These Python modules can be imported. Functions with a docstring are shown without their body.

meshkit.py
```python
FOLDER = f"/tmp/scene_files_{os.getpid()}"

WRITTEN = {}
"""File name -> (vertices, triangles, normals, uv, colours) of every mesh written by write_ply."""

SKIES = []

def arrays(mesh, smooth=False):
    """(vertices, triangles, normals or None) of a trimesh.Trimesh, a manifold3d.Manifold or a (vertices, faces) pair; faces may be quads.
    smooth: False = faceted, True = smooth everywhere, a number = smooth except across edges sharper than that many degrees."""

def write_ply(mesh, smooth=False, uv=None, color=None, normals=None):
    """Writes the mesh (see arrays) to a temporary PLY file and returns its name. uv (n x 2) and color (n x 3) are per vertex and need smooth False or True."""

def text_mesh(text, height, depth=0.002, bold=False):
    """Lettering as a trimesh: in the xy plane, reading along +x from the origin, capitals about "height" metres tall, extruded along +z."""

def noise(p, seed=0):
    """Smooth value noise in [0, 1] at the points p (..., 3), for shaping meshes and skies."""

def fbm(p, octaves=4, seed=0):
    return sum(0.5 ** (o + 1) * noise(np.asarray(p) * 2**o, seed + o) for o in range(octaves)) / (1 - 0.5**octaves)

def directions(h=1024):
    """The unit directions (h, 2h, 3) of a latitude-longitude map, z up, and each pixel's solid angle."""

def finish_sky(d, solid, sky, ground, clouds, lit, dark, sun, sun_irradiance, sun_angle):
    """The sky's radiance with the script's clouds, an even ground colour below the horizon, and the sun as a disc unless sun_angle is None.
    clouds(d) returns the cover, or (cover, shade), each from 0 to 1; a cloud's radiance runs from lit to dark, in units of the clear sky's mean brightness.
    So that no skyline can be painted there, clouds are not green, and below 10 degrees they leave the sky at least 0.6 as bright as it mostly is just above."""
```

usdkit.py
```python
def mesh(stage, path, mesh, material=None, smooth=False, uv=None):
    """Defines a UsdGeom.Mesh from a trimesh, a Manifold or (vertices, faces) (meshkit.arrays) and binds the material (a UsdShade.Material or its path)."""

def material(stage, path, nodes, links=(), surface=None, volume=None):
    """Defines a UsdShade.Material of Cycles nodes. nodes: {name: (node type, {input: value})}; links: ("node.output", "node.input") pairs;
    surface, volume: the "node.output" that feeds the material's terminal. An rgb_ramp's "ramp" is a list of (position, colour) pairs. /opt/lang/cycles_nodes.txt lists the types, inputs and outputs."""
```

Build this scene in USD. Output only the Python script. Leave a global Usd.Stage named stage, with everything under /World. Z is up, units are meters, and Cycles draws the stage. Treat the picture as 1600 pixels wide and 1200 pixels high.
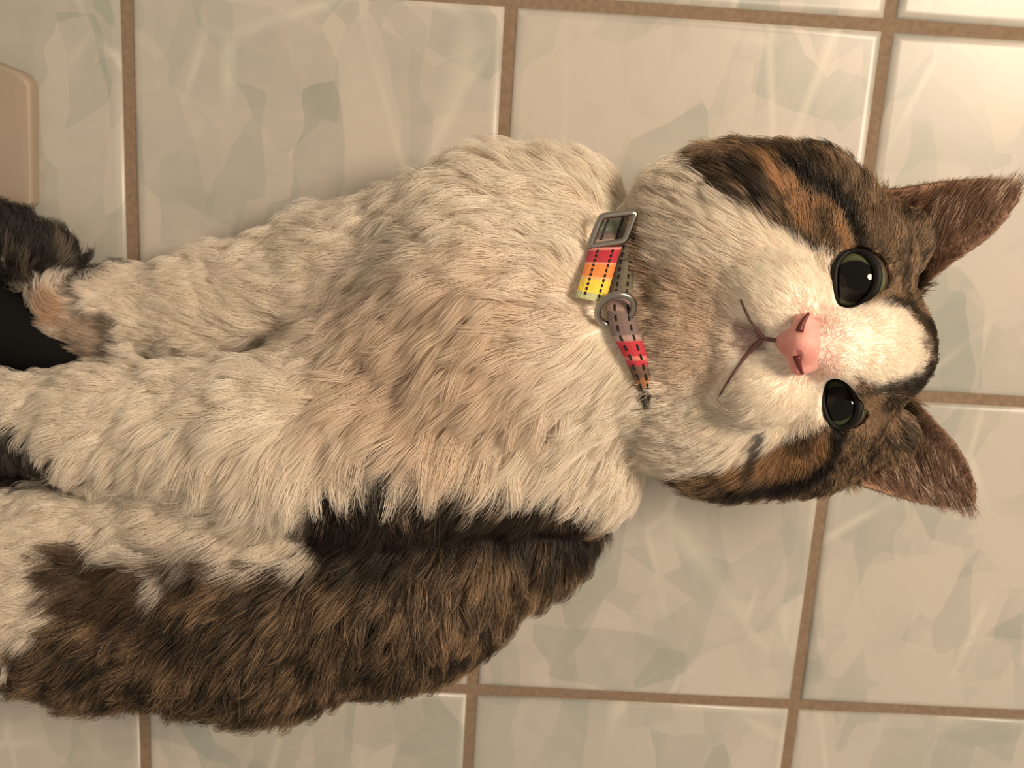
import math
import numpy as np, trimesh, usdkit
from pxr import Usd, UsdGeom, UsdLux, UsdShade, Gf, Sdf, Vt
from meshkit import noise, fbm
from scipy.spatial import cKDTree
from scipy.ndimage import gaussian_filter, map_coordinates
import manifold3d as m3

rng = np.random.default_rng(7)
stage = Usd.Stage.CreateInMemory()
UsdGeom.SetStageUpAxis(stage, 'Z')
UsdGeom.Xform.Define(stage, '/World')
UsdGeom.Scope.Define(stage, '/World/Looks')

# ------------------------------------------------------------------ camera, light, exposure
EXPOSURE = 0.27
FPX = 1600.0                                   # focal length in pixels of a 1600 x 1200 frame
TILE = 0.15                                    # tile pitch in metres
CAM = np.array([0.1954, -0.0708, 0.566]) * TILE / 0.2
def rotvec(v):
    a = np.linalg.norm(v); k = np.array(v) / a
    K = np.array([[0, -k[2], k[1]], [k[2], 0, -k[0]], [-k[1], k[0], 0]])
    return np.eye(3) + math.sin(a) * K + (1 - math.cos(a)) * K @ K
ROT = rotvec([-0.2346, -0.0232, 0.0585])
cam = UsdGeom.Camera.Define(stage, '/World/camera')
M = np.eye(4); M[:3, :3] = ROT; M[:3, 3] = CAM
cam.AddTransformOp().Set(Gf.Matrix4d(*M.T.ravel().tolist()))
cam.CreateHorizontalApertureAttr(4.8); cam.CreateVerticalApertureAttr(3.6)
cam.CreateFocalLengthAttr(4.8 * FPX / 1600)
cam.CreateFStopAttr(2.4); cam.CreateFocusDistanceAttr(0.315)
cam.CreateClippingRangeAttr((0.02, 100.0)); cam.CreateExposureAttr(EXPOSURE)

lamp = UsdLux.DiskLight.Define(stage, '/World/room_lamp')
LP, LT = np.array([0.74, 0.20, 0.86]), np.array([0.15, -0.1, 0.05])
zax = (LP - LT) / np.linalg.norm(LP - LT); xax = np.cross([0, 1, 0], zax); xax /= np.linalg.norm(xax); yax = np.cross(zax, xax)
M = np.eye(4); M[:3, 0], M[:3, 1], M[:3, 2], M[:3, 3] = xax, yax, zax, LP
lamp.AddTransformOp().Set(Gf.Matrix4d(*M.T.ravel().tolist()))
lamp.CreateRadiusAttr(0.16); lamp.CreateIntensityAttr(43.0); lamp.CreateColorAttr(Gf.Vec3f(1.0, 0.80, 0.60))
dome = UsdLux.DomeLight.Define(stage, '/World/room_fill')
dome.CreateIntensityAttr(0.12); dome.CreateColorAttr(Gf.Vec3f(1.0, 0.84, 0.66))

# ------------------------------------------------------------------ helpers
def P(px, py, z):
    """the point at height z that lies on the line of sight through a spot of the 1600 x 1200 frame"""
    d = np.stack([(np.asarray(px, float) - 800) / FPX, -(np.asarray(py, float) - 600) / FPX, -np.ones(np.shape(px))], -1) @ ROT.T
    t = (np.asarray(z, float) - CAM[2]) / d[..., 2]
    return CAM + d * t[..., None]
def plan(p):
    """coat coordinates of points: seen from straight over the animal"""
    q = (np.asarray(p) - CAM) @ ROT
    return np.stack([800 - FPX * q[..., 0] / q[..., 2], 600 + FPX * q[..., 1] / q[..., 2]], -1)
def lin(c):
    c = np.asarray(c, float) / 255
    return np.where(c <= 0.04045, c / 12.92, ((c + 0.055) / 1.055) ** 2.4)
used = {}
def path_of(name, parent):
    base = (parent if isinstance(parent, str) else str(parent.GetPath())) + '/' + name
    n = used.get(base, 0); used[base] = n + 1
    return base if n == 0 else f'{base}_{n:03d}'
def meta(prim, label=None, cat=None, group=None, kind=None):
    for k, v in (('label', label), ('category', cat), ('group', group), ('kind', kind)):
        if v: prim.SetCustomDataByKey(k, v)
def thing(name, label=None, cat=None, kind=None, loc=(0, 0, 0)):
    x = UsdGeom.Xform.Define(stage, path_of(name, '/World')); x.AddTranslateOp().Set(Gf.Vec3d(*map(float, loc)))
    p = x.GetPrim(); meta(p, label, cat, None, kind); p.SetCustomDataByKey('at', ','.join(map(str, loc))) if False else None
    ORIGIN[str(p.GetPath())] = np.array(loc, float)
    return p
ORIGIN = {}
def origin(parent):
    for k, v in ORIGIN.items():
        if str(parent.GetPath() if not isinstance(parent, str) else parent).startswith(k): return v
    return np.zeros(3)
def obj(name, mesh, mat, parent='/World', smooth=40, label=None, kind=None, color=None):
    """one Mesh prim; mesh is given in world coordinates"""
    if isinstance(mesh, trimesh.Trimesh): mesh = (mesh.vertices, mesh.faces)
    if hasattr(mesh, 'to_mesh'):
        q = mesh.to_mesh(); mesh = (q.vert_properties[:, :3], q.tri_verts)
    v = np.asarray(mesh[0], float) - origin(parent)
    g = usdkit.mesh(stage, path_of(name, parent), (v, mesh[1]), mat, smooth)
    if color is not None:
        UsdGeom.PrimvarsAPI(g).CreatePrimvar('tint', Sdf.ValueTypeNames.Color3fArray, 'vertex').Set(Vt.Vec3fArray.FromNumpy(np.asarray(color, np.float32)))
    meta(g.GetPrim(), label, None, None, kind)
    return g.GetPrim()
def curves(name, pts, widths, mat, parent, color=None, kind='stuff', label=None):
    """pts (n, k, 3), widths (n, k), color (n, k, 3)"""
    n, k, _ = pts.shape
    c = UsdGeom.BasisCurves.Define(stage, path_of(name, parent))
    c.CreateTypeAttr('linear'); c.CreateCurveVertexCountsAttr(Vt.IntArray.FromNumpy(np.full(n, k, np.int32)))
    c.CreatePointsAttr(Vt.Vec3fArray.FromNumpy((pts - origin(parent)).reshape(-1, 3).astype(np.float32)))
    c.CreateWidthsAttr(Vt.FloatArray.FromNumpy(widths.reshape(-1).astype(np.float32))); c.SetWidthsInterpolation('vertex')
    if color is not None:
        UsdGeom.PrimvarsAPI(c).CreatePrimvar('tint', Sdf.ValueTypeNames.Color3fArray, 'vertex').Set(Vt.Vec3fArray.FromNumpy(color.reshape(-1, 3).astype(np.float32)))
    UsdShade.MaterialBindingAPI.Apply(c.GetPrim()).Bind(mat)
    meta(c.GetPrim(), label, None, None, kind)
    return c.GetPrim()
def mat(name, nodes, links=(), surface='p.BSDF'):
    return usdkit.material(stage, '/World/Looks/' + name, nodes, links, surface=surface)
def plain(name, rgb, rough=0.5, **kw):
    return mat(name, {'p': ('principled_bsdf', {'base_color': tuple(lin(rgb)), 'roughness': rough, **kw})})
def smooth01(x, a, b):
    t = np.clip((x - a) / (b - a), 0, 1); return t * t * (3 - 2 * t)

def poly_sd(uv, poly):
    """signed distance in coat coordinates, negative inside"""
    p = np.array(poly, float); d = np.full(len(uv), 1e9); ins = np.zeros(len(uv), bool)
    for a, b in zip(p, np.roll(p, -1, 0)):
        ab = b - a; w = uv - a; t = np.clip((w @ ab) / (ab @ ab), 0, 1)
        d = np.minimum(d, ((w - t[:, None] * ab) ** 2).sum(1))
        c = ((a[1] <= uv[:, 1]) != (b[1] <= uv[:, 1])) & (uv[:, 0] < a[0] + (uv[:, 1] - a[1]) * ab[0] / (ab[1] if abs(ab[1]) > 1e-9 else 1e-9))
        ins ^= c
    return np.where(ins, -1, 1) * np.sqrt(d)
def line_d(uv, pts):
    p = np.array(pts, float); d = np.full(len(uv), 1e9)
    for a, b in zip(p[:-1], p[1:]):
        ab = b - a; w = uv - a; t = np.clip((w @ ab) / (ab @ ab), 0, 1); d = np.minimum(d, ((w - t[:, None] * ab) ** 2).sum(1))
    return np.sqrt(d)

# ------------------------------------------------------------------ floor: grout bed and single tiles
def tile_material(name):
    n = {'geo': ('geometry', {}), 'inf': ('object_info', {}), 'sc': ('vector_math', {'math_type': 'scale', 'vector1': (37.0, 53.0, 11.0)}),
         'add': ('vector_math', {'math_type': 'add'}),
         'w': ('noise_texture', {'scale': 11.0, 'detail': 3.0}), 'ws': ('vector_math', {'math_type': 'scale', 'scale': 0.032}), 'wa': ('vector_math', {'math_type': 'add'}),
         'm1': ('mapping', {'rotation': (0, 0, 0.7), 'scale': (1.0, 0.55, 1)}), 'v1': ('voronoi_texture', {'scale': 40.0}),
         'm2': ('mapping', {'rotation': (0, 0, -0.9), 'scale': (1.0, 0.4, 1)}), 'v2': ('voronoi_texture', {'scale': 52.0}),
         'm3': ('mapping', {'rotation': (0, 0, 0.2), 'scale': (0.75, 1.0, 1)}), 'v3': ('voronoi_texture', {'scale': 30.0}),
         's1': ('separate_color', {}), 's2': ('separate_color', {}), 's3': ('separate_color', {}),
         'a1': ('math', {'math_type': 'add'}), 'a2': ('math', {'math_type': 'multiply_add', 'value2': 0.34}),
         'cl': ('noise_texture', {'scale': 40.0, 'detail': 4.0, 'roughness': 0.6}), 'a3': ('math', {'math_type': 'multiply_add', 'value2': 0.5}),
         'r1': ('rgb_ramp', {'ramp': [(0.28, lin((144, 147, 138))), (0.48, lin((157, 156, 147))), (0.66, lin((168, 163, 154))), (0.85, lin((179, 172, 162)))]}),
         'v4': ('voronoi_texture', {'scale': 15.0, 'feature': 'distance_to_edge'}), 'm4': ('mapping', {'rotation': (0, 0, 1.1), 'scale': (1.0, 0.6, 1)}),
         'v4r': ('map_range', {'from_min': 0.0, 'from_max': 0.03, 'to_min': 0.45, 'to_max': 0.0, 'clamp': True}),
         'ln': ('noise_texture', {'scale': 22.0, 'detail': 1.0}), 'lr': ('map_range', {'from_min': 0.45, 'from_max': 0.62, 'to_min': 0.0, 'to_max': 1.0, 'clamp': True}), 'lm': ('math', {'math_type': 'multiply'}),
         'mx': ('mix', {'color2': tuple(lin((200, 196, 182)))}),
         'hg': ('noise_texture', {'scale': 7.0, 'detail': 2.0}), 'hr': ('map_range', {'from_min': 0.4, 'from_max': 0.65, 'to_min': 0.0, 'to_max': 0.3, 'clamp': True}),
         'mg': ('mix', {'color2': tuple(lin((153, 157, 147)))}),
         'ob': ('object_info', {}),
         'p': ('principled_bsdf', {'roughness': 0.33, 'specular_ior_level': 0.42})}
    l = [('inf.random', 'sc.scale'), ('geo.position', 'add.vector1'), ('sc.vector', 'add.vector2'), ('add.vector', 'w.vector'), ('w.color', 'ws.vector1'),
         ('add.vector', 'wa.vector1'), ('ws.vector', 'wa.vector2')]
    for k in '1234': l += [('wa.vector', f'm{k}.vector'), (f'm{k}.vector', f'v{k}.vector')]
    l.remove(('wa.vector', 'm4.vector')); l.append(('add.vector', 'm4.vector'))
    l += [('v1.color', 's1.color'), ('v2.color', 's2.color'), ('v3.color', 's3.color'), ('s1.r', 'a1.value1'), ('s2.g', 'a1.value2'),
          ('a1.value', 'a2.value1'), ('add.vector', 'cl.vector'), ('cl.fac', 'a3.value1'), ('s3.r', 'a3s.value1'), ('a3s.value', 'a3.value3'), ('a3.value', 'a2.value3'),
          ('a2.value', 'r1.fac'), ('add.vector', 'ln.vector'), ('ln.fac', 'lr.value'), ('v4.distance', 'v4r.value'), ('v4r.result', 'lm.value1'), ('lr.result', 'lm.value2'),
          ('add.vector', 'hg.vector'), ('hg.fac', 'hr.value'), ('r1.color', 'mg.color1'), ('hr.result', 'mg.fac'), ('mg.color', 'mx.color1'), ('lm.value', 'mx.fac'), ('mx.color', 'p.base_color')]
    n['a3s'] = ('math', {'math_type': 'multiply', 'value2': 0.24})
    return mat(name, n, l)
m_tile = tile_material('glazed_tile')
m_grout = mat('grout', {'g': ('geometry', {}), 'n': ('noise_texture', {'scale': 420.0, 'detail': 3.0}), 'r': ('rgb_ramp', {'ramp': [(0.3, lin((118, 100, 83))), (0.7, lin((132, 113, 95)))]}),
                        'b': ('bump', {'strength': 0.4, 'distance': 0.001}), 'p': ('principled_bsdf', {'roughness': 0.9, 'specular_ior_level': 0.2})},
              [('g.position', 'n.vector'), ('n.fac', 'r.fac'), ('r.color', 'p.base_color'), ('n.fac', 'b.height'), ('b.normal', 'p.normal')])
floor = thing('floor', 'pale marbled square tiles with brown recessed joints', None, 'structure')
g = trimesh.creation.box([14 * TILE, 14 * TILE, 0.02]); g.apply_translation([TILE, -TILE, -0.0118])
obj('grout', g, m_grout, floor, False)
GAP = 0.0041
def tile_mesh(x0, y0):
    hw = (TILE - GAP) / 2; cx, cy = x0 + TILE / 2, y0 - TILE / 2
    rings = []
    for ins, z in ((0.0040, 0.0), (0.0019, -0.0005), (0.0005, -0.0015), (0.0, -0.004)):
        w = hw - ins
        rings.append([[cx - w, cy - w, z], [cx + w, cy - w, z], [cx + w, cy + w, z], [cx - w, cy + w, z]])
    v = np.array(rings).reshape(-1, 3); f = [[0, 1, 2], [0, 2, 3]]
    for r in range(3):
        for k in range(4):
            a, b = r * 4 + k, r * 4 + (k + 1) % 4
            f += [[a, a + 4, b + 4], [a, b + 4, b]]
    v[:, 2] += rng.normal(0, 0.00008)
    return v, np.array(f)
for j in range(-6, 8):
    for i in range(-6, 8):
        obj('tile', tile_mesh(i * TILE, -j * TILE), m_tile, floor, 60)

# ------------------------------------------------------------------ the cat's body as one continuous surface
def seg_sd(p, a, b, ra, rb):
    ab = b - a; t = np.clip(((p - a) @ ab) / max(ab @ ab, 1e-12), 0, 1)
    return np.linalg.norm(p - a - t[..., None] * ab, axis=-1) - (ra + (rb - ra) * t)
def ell_sd(p, c, axes, r):
    q = (p - c) @ axes.T
    k0 = np.linalg.norm(q / r, axis=-1); k1 = np.linalg.norm(q / (r * r), axis=-1)
    return k0 * (k0 - 1) / np.maximum(k1, 1e-9)
def smin(a, b, k):
    h = np.clip(0.5 + 0.5 * (b - a) / k, 0, 1)
    return b + (a - b) * h - k * h * (1 - h)
class Field:
    def __init__(self, lo, hi, h):
        self.lo, self.h = np.array(lo), h
        self.n = np.ceil((np.array(hi) - lo) / h).astype(int) + 1
        self.d = np.full(self.n, 0.05, np.float64)
    def box(self, lo, hi):
        a = np.clip(np.floor((lo - self.lo) / self.h).astype(int), 0, self.n - 1); b = np.clip(np.ceil((hi - self.lo) / self.h).astype(int) + 1, 1, self.n)
        s = tuple(slice(x, y) for x, y in zip(a, b))
        g = np.stack(np.meshgrid(*[self.lo[i] + self.h * np.arange(a[i], b[i]) for i in range(3)], indexing='ij'), -1)
        return s, g
    def add(self, fn, lo, hi, k, pad=0.03):
        s, g = self.box(np.array(lo) - pad, np.array(hi) + pad)
        if g.size: self.d[s] = smin(self.d[s], fn(g), k)
    def cut(self, fn, lo, hi, k, pad=0.01):
        s, g = self.box(np.array(lo) - pad, np.array(hi) + pad)
        if g.size: self.d[s] = -smin(-self.d[s], fn(g), k)
    def chain(self, pts, k=0.012):
        q = [(P(x, y, z), r / 1000) for x, y, z, r in pts]
        if len(q) == 1: q = q * 2
        for (a, ra), (b, rb) in zip(q[:-1], q[1:]):
            R = max(ra, rb); self.add(lambda p: seg_sd(p, a, b, ra, rb), np.minimum(a, b) - R, np.maximum(a, b) + R, k)
    def mesh(self, iso=0.0):
        d, n = gaussian_filter(self.d + iso, 0.7), self.n
        for ax in range(3):
            for e in (0, -1):
                k = [slice(None)] * 3; k[ax] = e; d[tuple(k)] = np.maximum(d[tuple(k)], 0.0004)
        ins = d < 0
        c = [ins[x:n[0] - 1 + x, y:n[1] - 1 + y, z:n[2] - 1 + z] for x in (0, 1) for y in (0, 1) for z in (0, 1)]
        cnt = sum(x.astype(np.int8) for x in c); act = (cnt > 0) & (cnt < 8)
        idx = -np.ones(act.shape, int); idx[act] = np.arange(act.sum()); cell = np.argwhere(act)
        acc = np.zeros((len(cell), 3)); num = np.zeros(len(cell))
        cor = [np.array(x) for x in np.ndindex(2, 2, 2)]
        for a in cor:
            for ax in range(3):
                if a[ax] == 0:
                    b = a.copy(); b[ax] = 1
                    da, db = d[tuple((cell + a).T)], d[tuple((cell + b).T)]
                    on = (da < 0) != (db < 0); t = np.where(on, da / np.where(on, da - db, 1), 0)
                    acc += np.where(on[:, None], a + t[:, None] * (b - a), 0); num += on
        v = self.lo + self.h * (cell + acc / num[:, None]); f = []
        for ax in range(3):
            u, w = [(1, 2), (2, 0), (0, 1)][ax]
            lo = [slice(0, n[i]) for i in range(3)]; sh = [slice(0, n[i]) for i in range(3)]
            lo[ax] = slice(0, n[ax] - 1); sh[ax] = slice(1, n[ax])
            a, b = ins[tuple(lo)], ins[tuple(sh)]
            e = np.argwhere(a != b); e = e[(e[:, u] > 0) & (e[:, w] > 0) & (e[:, u] < n[u] - 1) & (e[:, w] < n[w] - 1)]
            flip = a[tuple(e.T)]
            def at(du, dw):
                q = e.copy(); q[:, u] -= du; q[:, w] -= dw; return idx[tuple(q.T)]
            q = np.stack([at(1, 1), at(0, 1), at(0, 0), at(1, 0)], 1)
            q = np.where(flip[:, None], q, q[:, ::-1]); f += [q[:, [0, 1, 2]], q[:, [0, 2, 3]]]
        return v, np.vstack(f)

def axes_at(px, py, z, deg=6.0):
    """side, up-of-head and out (towards the viewer) directions of the head at a spot"""
    c = P(px, py, z); out = CAM - c; out /= np.linalg.norm(out)
    a = math.radians(deg); t = P(px + 10 * math.cos(a), py + 10 * math.sin(a), z) - c
    up = t - out * (t @ out); up /= np.linalg.norm(up); side = np.cross(up, out)
    return np.stack([side, up, out])
B = Field([-0.230, -0.275, -0.004], [0.315, 0.065, 0.165], 0.0016)
def ellipsoid(F, px, py, z, side, up, out, k=0.010, deg=6.0):
    c, A, r = P(px, py, z), axes_at(px, py, z, deg), np.array([side, up, out]) / 1000
    F.add(lambda p: ell_sd(p, c, A, r), c - r.max(), c + r.max(), k)
# trunk
B.chain([(1020, 525, .070, 31), (930, 525, .062, 38), (800, 520, .056, 49), (620, 650, .050, 44), (360, 790, .044, 38), (120, 890, .042, 36), (-150, 890, .042, 36)], 0.014)
B.chain([(822, 808, .046, 26), (625, 882, .048, 41), (400, 925, .047, 42.5), (175, 928, .043, 36), (0, 880, .040, 30), (-160, 870, .038, 28)], 0.014)
# shoulders, forelegs
B.chain([(870, 350, .058, 24), (780, 375, .055, 26), (540, 435, .037, 21), (320, 478, .026, 17.5), (190, 492, .021, 15), (122, 490, .020, 14.5)], 0.010)
B.chain([(890, 690, .062, 28), (680, 680, .072, 29), (420, 690, .073, 26), (170, 666, .062, 19.5), (0, 657, .052, 13.5), (-110, 656, .040, 13.5), (-190, 652, .022, 16)], 0.008)
for dx, dy in ((-20, -22), (-28, 2), (-20, 24)):                     # toes of the upper paw
    B.chain([(125, 486, .016, 8), (108 + dx, 486 + dy, .013, 6.5)], 0.004)
# thigh, hind foot, tail
B.chain([(260, 900, .060, 24), (120, 880, .056, 23), (-60, 880, .050, 22), (-180, 850, .030, 18)], 0.010)
B.chain([(-170, 830, .022, 15), (-40, 740, .020, 14), (50, 695, .018, 12)], 0.008)
B.chain([(-250, 860, .026, 15), (-430, 840, .018, 12), (-560, 680, .016, 12), (-560, 440, .016, 12), (-380, 320, .016, 12), (-150, 365, .014, 12), (0, 390, .013, 11.5), (74, 408, .012, 10.5)], 0.010)
# head
ellipsoid(B, 1280, 513, .084, 47, 29, 33, 0.008)
B.chain([(1172, 343, .084, 21.5)], 0.014); B.chain([(1150, 682, .082, 20)], 0.014)
B.chain([(1262, 332, .084, 17)], 0.012); B.chain([(1258, 690, .081, 17)], 0.012)
B.chain([(1362, 385, .082, 15), (1405, 375, .082, 10)], 0.010); B.chain([(1330, 665, .080, 15), (1385, 680, .081, 10)], 0.010)
B.chain([(1115, 515, .080, 31), (1050, 520, .074, 31)], 0.012)
B.chain([(1090, 365, .080, 21)], 0.014); B.chain([(1085, 635, .076, 22)], 0.014)
ellipsoid(B, 1330, 437, .097, 19, 15, 19, 0.008); ellipsoid(B, 1308, 630, .095, 18, 15, 19, 0.008)
B.chain([(1278, 537, .131, 7), (1340, 541, .116, 12.5), (1378, 546, .096, 16)], 0.010)
B.chain([(1245, 535, .118, 11), (1278, 537, .122, 9)], 0.006)
ellipsoid(B, 1215, 466, .116, 13.5, 14, 14, 0.007); ellipsoid(B, 1192, 601, .115, 13, 14, 14, 0.007)
B.chain([(1150, 522, .110, 9), (1112, 516, .102, 16)], 0.008)
B.chain([(1140, 420, .096, 19)], 0.012); B.chain([(1115, 630, .092, 18)], 0.012)
EYES = [(1337, 437, .1105, 9.4), (1314, 630, .1085, 8.8)]
LIDS = [[(1304, 440), (1305, 418), (1313, 402), (1326, 392), (1342, 391), (1358, 399), (1369, 413), (1373, 430), (1370, 448), (1360, 464), (1344, 477), (1326, 483), (1308, 480), (1305, 462)],
        [(1285, 628), (1287, 610), (1291, 592), (1304, 590), (1318, 594), (1330, 604), (1339, 618), (1344, 634), (1340, 652), (1329, 664), (1314, 669), (1302, 667), (1293, 655), (1288, 642)]]
for (x, y, z, r), lid in zip(EYES, LIDS):                            # lids raised over the ball, then opened to an almond
    c = P(x, y, z); B.add(lambda p: np.linalg.norm(p - c, axis=-1) - (r + 1.3) / 1000, c - .012, c + .012, 0.004)
for (x, y, z, r), lid in zip(EYES, LIDS):
    c = P(x, y, z); B.cut(lambda p: np.linalg.norm(p - c, axis=-1) - (r + .15) / 1000, c - .012, c + .012, 0.0005)
    def almond(p):
        w = poly_sd(plan(p.reshape(-1, 3)), lid).reshape(p.shape[:-1]) / 5150
        return np.maximum(w, c[2] - 0.002 - p[..., 2])
    B.cut(almond, c - .013, c + .016, 0.0005)
SKIN = B.d.copy()
def surf(px, py, lift=0.0):
    """the point of the skin on the line of sight, lifted by some metres"""
    px, py = np.atleast_1d(np.asarray(px, float)), np.atleast_1d(np.asarray(py, float)); zz = np.linspace(.16, 0.001, 300)
    pts = P(px[:, None] + 0 * zz, py[:, None] + 0 * zz, zz[None] + 0 * px[:, None])
    d = map_coordinates(SKIN, np.moveaxis((pts - B.lo) / B.h, -1, 0).reshape(3, -1), order=1, mode='nearest').reshape(pts.shape[:2])
    i = np.where((d < 0).any(1), (d < 0).argmax(1), len(zz) - 1)
    return P(px, py, zz[i] + lift)
def ear(e1, e2, z1, z2, cup):
    """cupped ear between two edges given as spots from base to tip, closed shell"""
    nu, nv = 15, 11
    def res(e, zz):
        e = np.array(e, float); s = np.r_[0, np.cumsum(np.linalg.norm(np.diff(e, axis=0), axis=1))]; s /= s[-1]
        u = np.linspace(0, 1, nu); z = np.interp(u, np.linspace(0, 1, len(zz)), zz)
        return P(np.interp(u, s, e[:, 0]), np.interp(u, s, e[:, 1]), z)
    a, b = res(e1, z1), res(e2, z2); w = np.linspace(0, 1, nv)
    g = a[:, None] + (b - a)[:, None] * w[None, :, None]
    wid = np.linalg.norm(b - a, axis=1)[:, None]
    out = CAM - g.mean((0, 1)); out /= np.linalg.norm(out)
    g = g - out * (cup * wid * (4 * w * (1 - w))[None] ** 0.7)[..., None]
    n = np.cross(np.gradient(g, axis=0), np.gradient(g, axis=1)); n /= np.linalg.norm(n, axis=-1, keepdims=True)
    if (n.mean((0, 1)) @ out) < 0: n = -n
    th = 0.0011 * (0.35 + 0.65 * (4 * w * (1 - w)) ** 0.5)[None, :, None]
    top, bot = g + n * th, g - n * th
    v = np.vstack([top.reshape(-1, 3), bot.reshape(-1, 3)]); N = nu * nv; f = []
    for i in range(nu - 1):
        for j in range(nv - 1):
            q = [i * nv + j, i * nv + j + 1, (i + 1) * nv + j + 1, (i + 1) * nv + j]
            f += [[q[0], q[1], q[2]], [q[0], q[2], q[3]], [N + q[0], N + q[2], N + q[1]], [N + q[0], N + q[3], N + q[2]]]
    rim = [i * nv for i in range(nu)] + [(nu - 1) * nv + j for j in range(1, nv)] + [i * nv + nv - 1 for i in range(nu - 2, -1, -1)] + [j for j in range(nv - 2, 0, -1)]
    for p, q in zip(rim, rim[1:] + rim[:1]): f += [[p, q, N + q], [p, N + q, N + p]]
    m = trimesh.Trimesh(v, np.array(f), process=False)
    if m.volume < 0: m.invert()
    return m, g, n
EAR1 = ear([(1310, 335), (1348, 296), (1400, 296), (1460, 286), (1530, 280), (1568, 281), (1584, 287), (1591, 300)],
           [(1395, 480), (1432, 462), (1452, 438), (1490, 408), (1532, 380), (1566, 350), (1585, 320), (1591, 305)],
           [.080, .084, .086, .086, .084], [.076, .084, .090, .090, .086], 0.24)
EAR2 = ear([(1380, 610), (1425, 622), (1455, 652), (1490, 690), (1512, 725), (1523, 758), (1522, 782)],
           [(1275, 715), (1305, 742), (1345, 758), (1400, 776), (1450, 788), (1495, 792), (1515, 789)],
           [.074, .084, .088, .086, .082], [.078, .083, .084, .082, .080], 0.24)
def mani(v, f):
    return m3.Manifold(m3.Mesh(np.ascontiguousarray(v, np.float32), np.ascontiguousarray(f, np.uint32)))
for iso in (0, 4e-5, -4e-5, 8e-5, -8e-5, 1.2e-4, -1.2e-4, 1.6e-4, -1.6e-4, 2e-4, -2e-4, 2.4e-4):
    bv, bf = B.mesh(iso); bv[:, 2] = np.maximum(bv[:, 2], 0.0004)
    body = mani(bv, bf)
    if body.status() == m3.Error.NoError: break
print('body', body.status(), body.num_tri(), [mani(e[0].vertices, e[0].faces).status() for e in (EAR1, EAR2)])
for e in (EAR1, EAR2):
    body = body + mani(e[0].vertices, e[0].faces)
q = body.to_mesh(); body = trimesh.Trimesh(q.vert_properties[:, :3], q.tri_verts, process=False)
body.merge_vertices()
parts_ = body.split(only_watertight=False); body = max(parts_, key=lambda x: len(x.faces))
print('union', len(body.faces), body.is_watertight, body.bounds.round(3).tolist(), [len(x.faces) for x in parts_][:6])

# ------------------------------------------------------------------ coat: colours, lengths and lie of the fur
WHITE, CREAM, TAN, ORANGE = lin((248, 240, 228)), lin((226, 204, 178)), lin((180, 152, 122)), lin((200, 158, 116))
BROWN, UMBER, DARK, GREY, INK = lin((122, 102, 80)), lin((76, 60, 46)), lin((42, 35, 29)), lin((142, 130, 114)), lin((14, 12, 11))
PINK, EARSKIN = lin((226, 168, 156)), lin((152, 120, 98))
AG = 'agouti'
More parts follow.
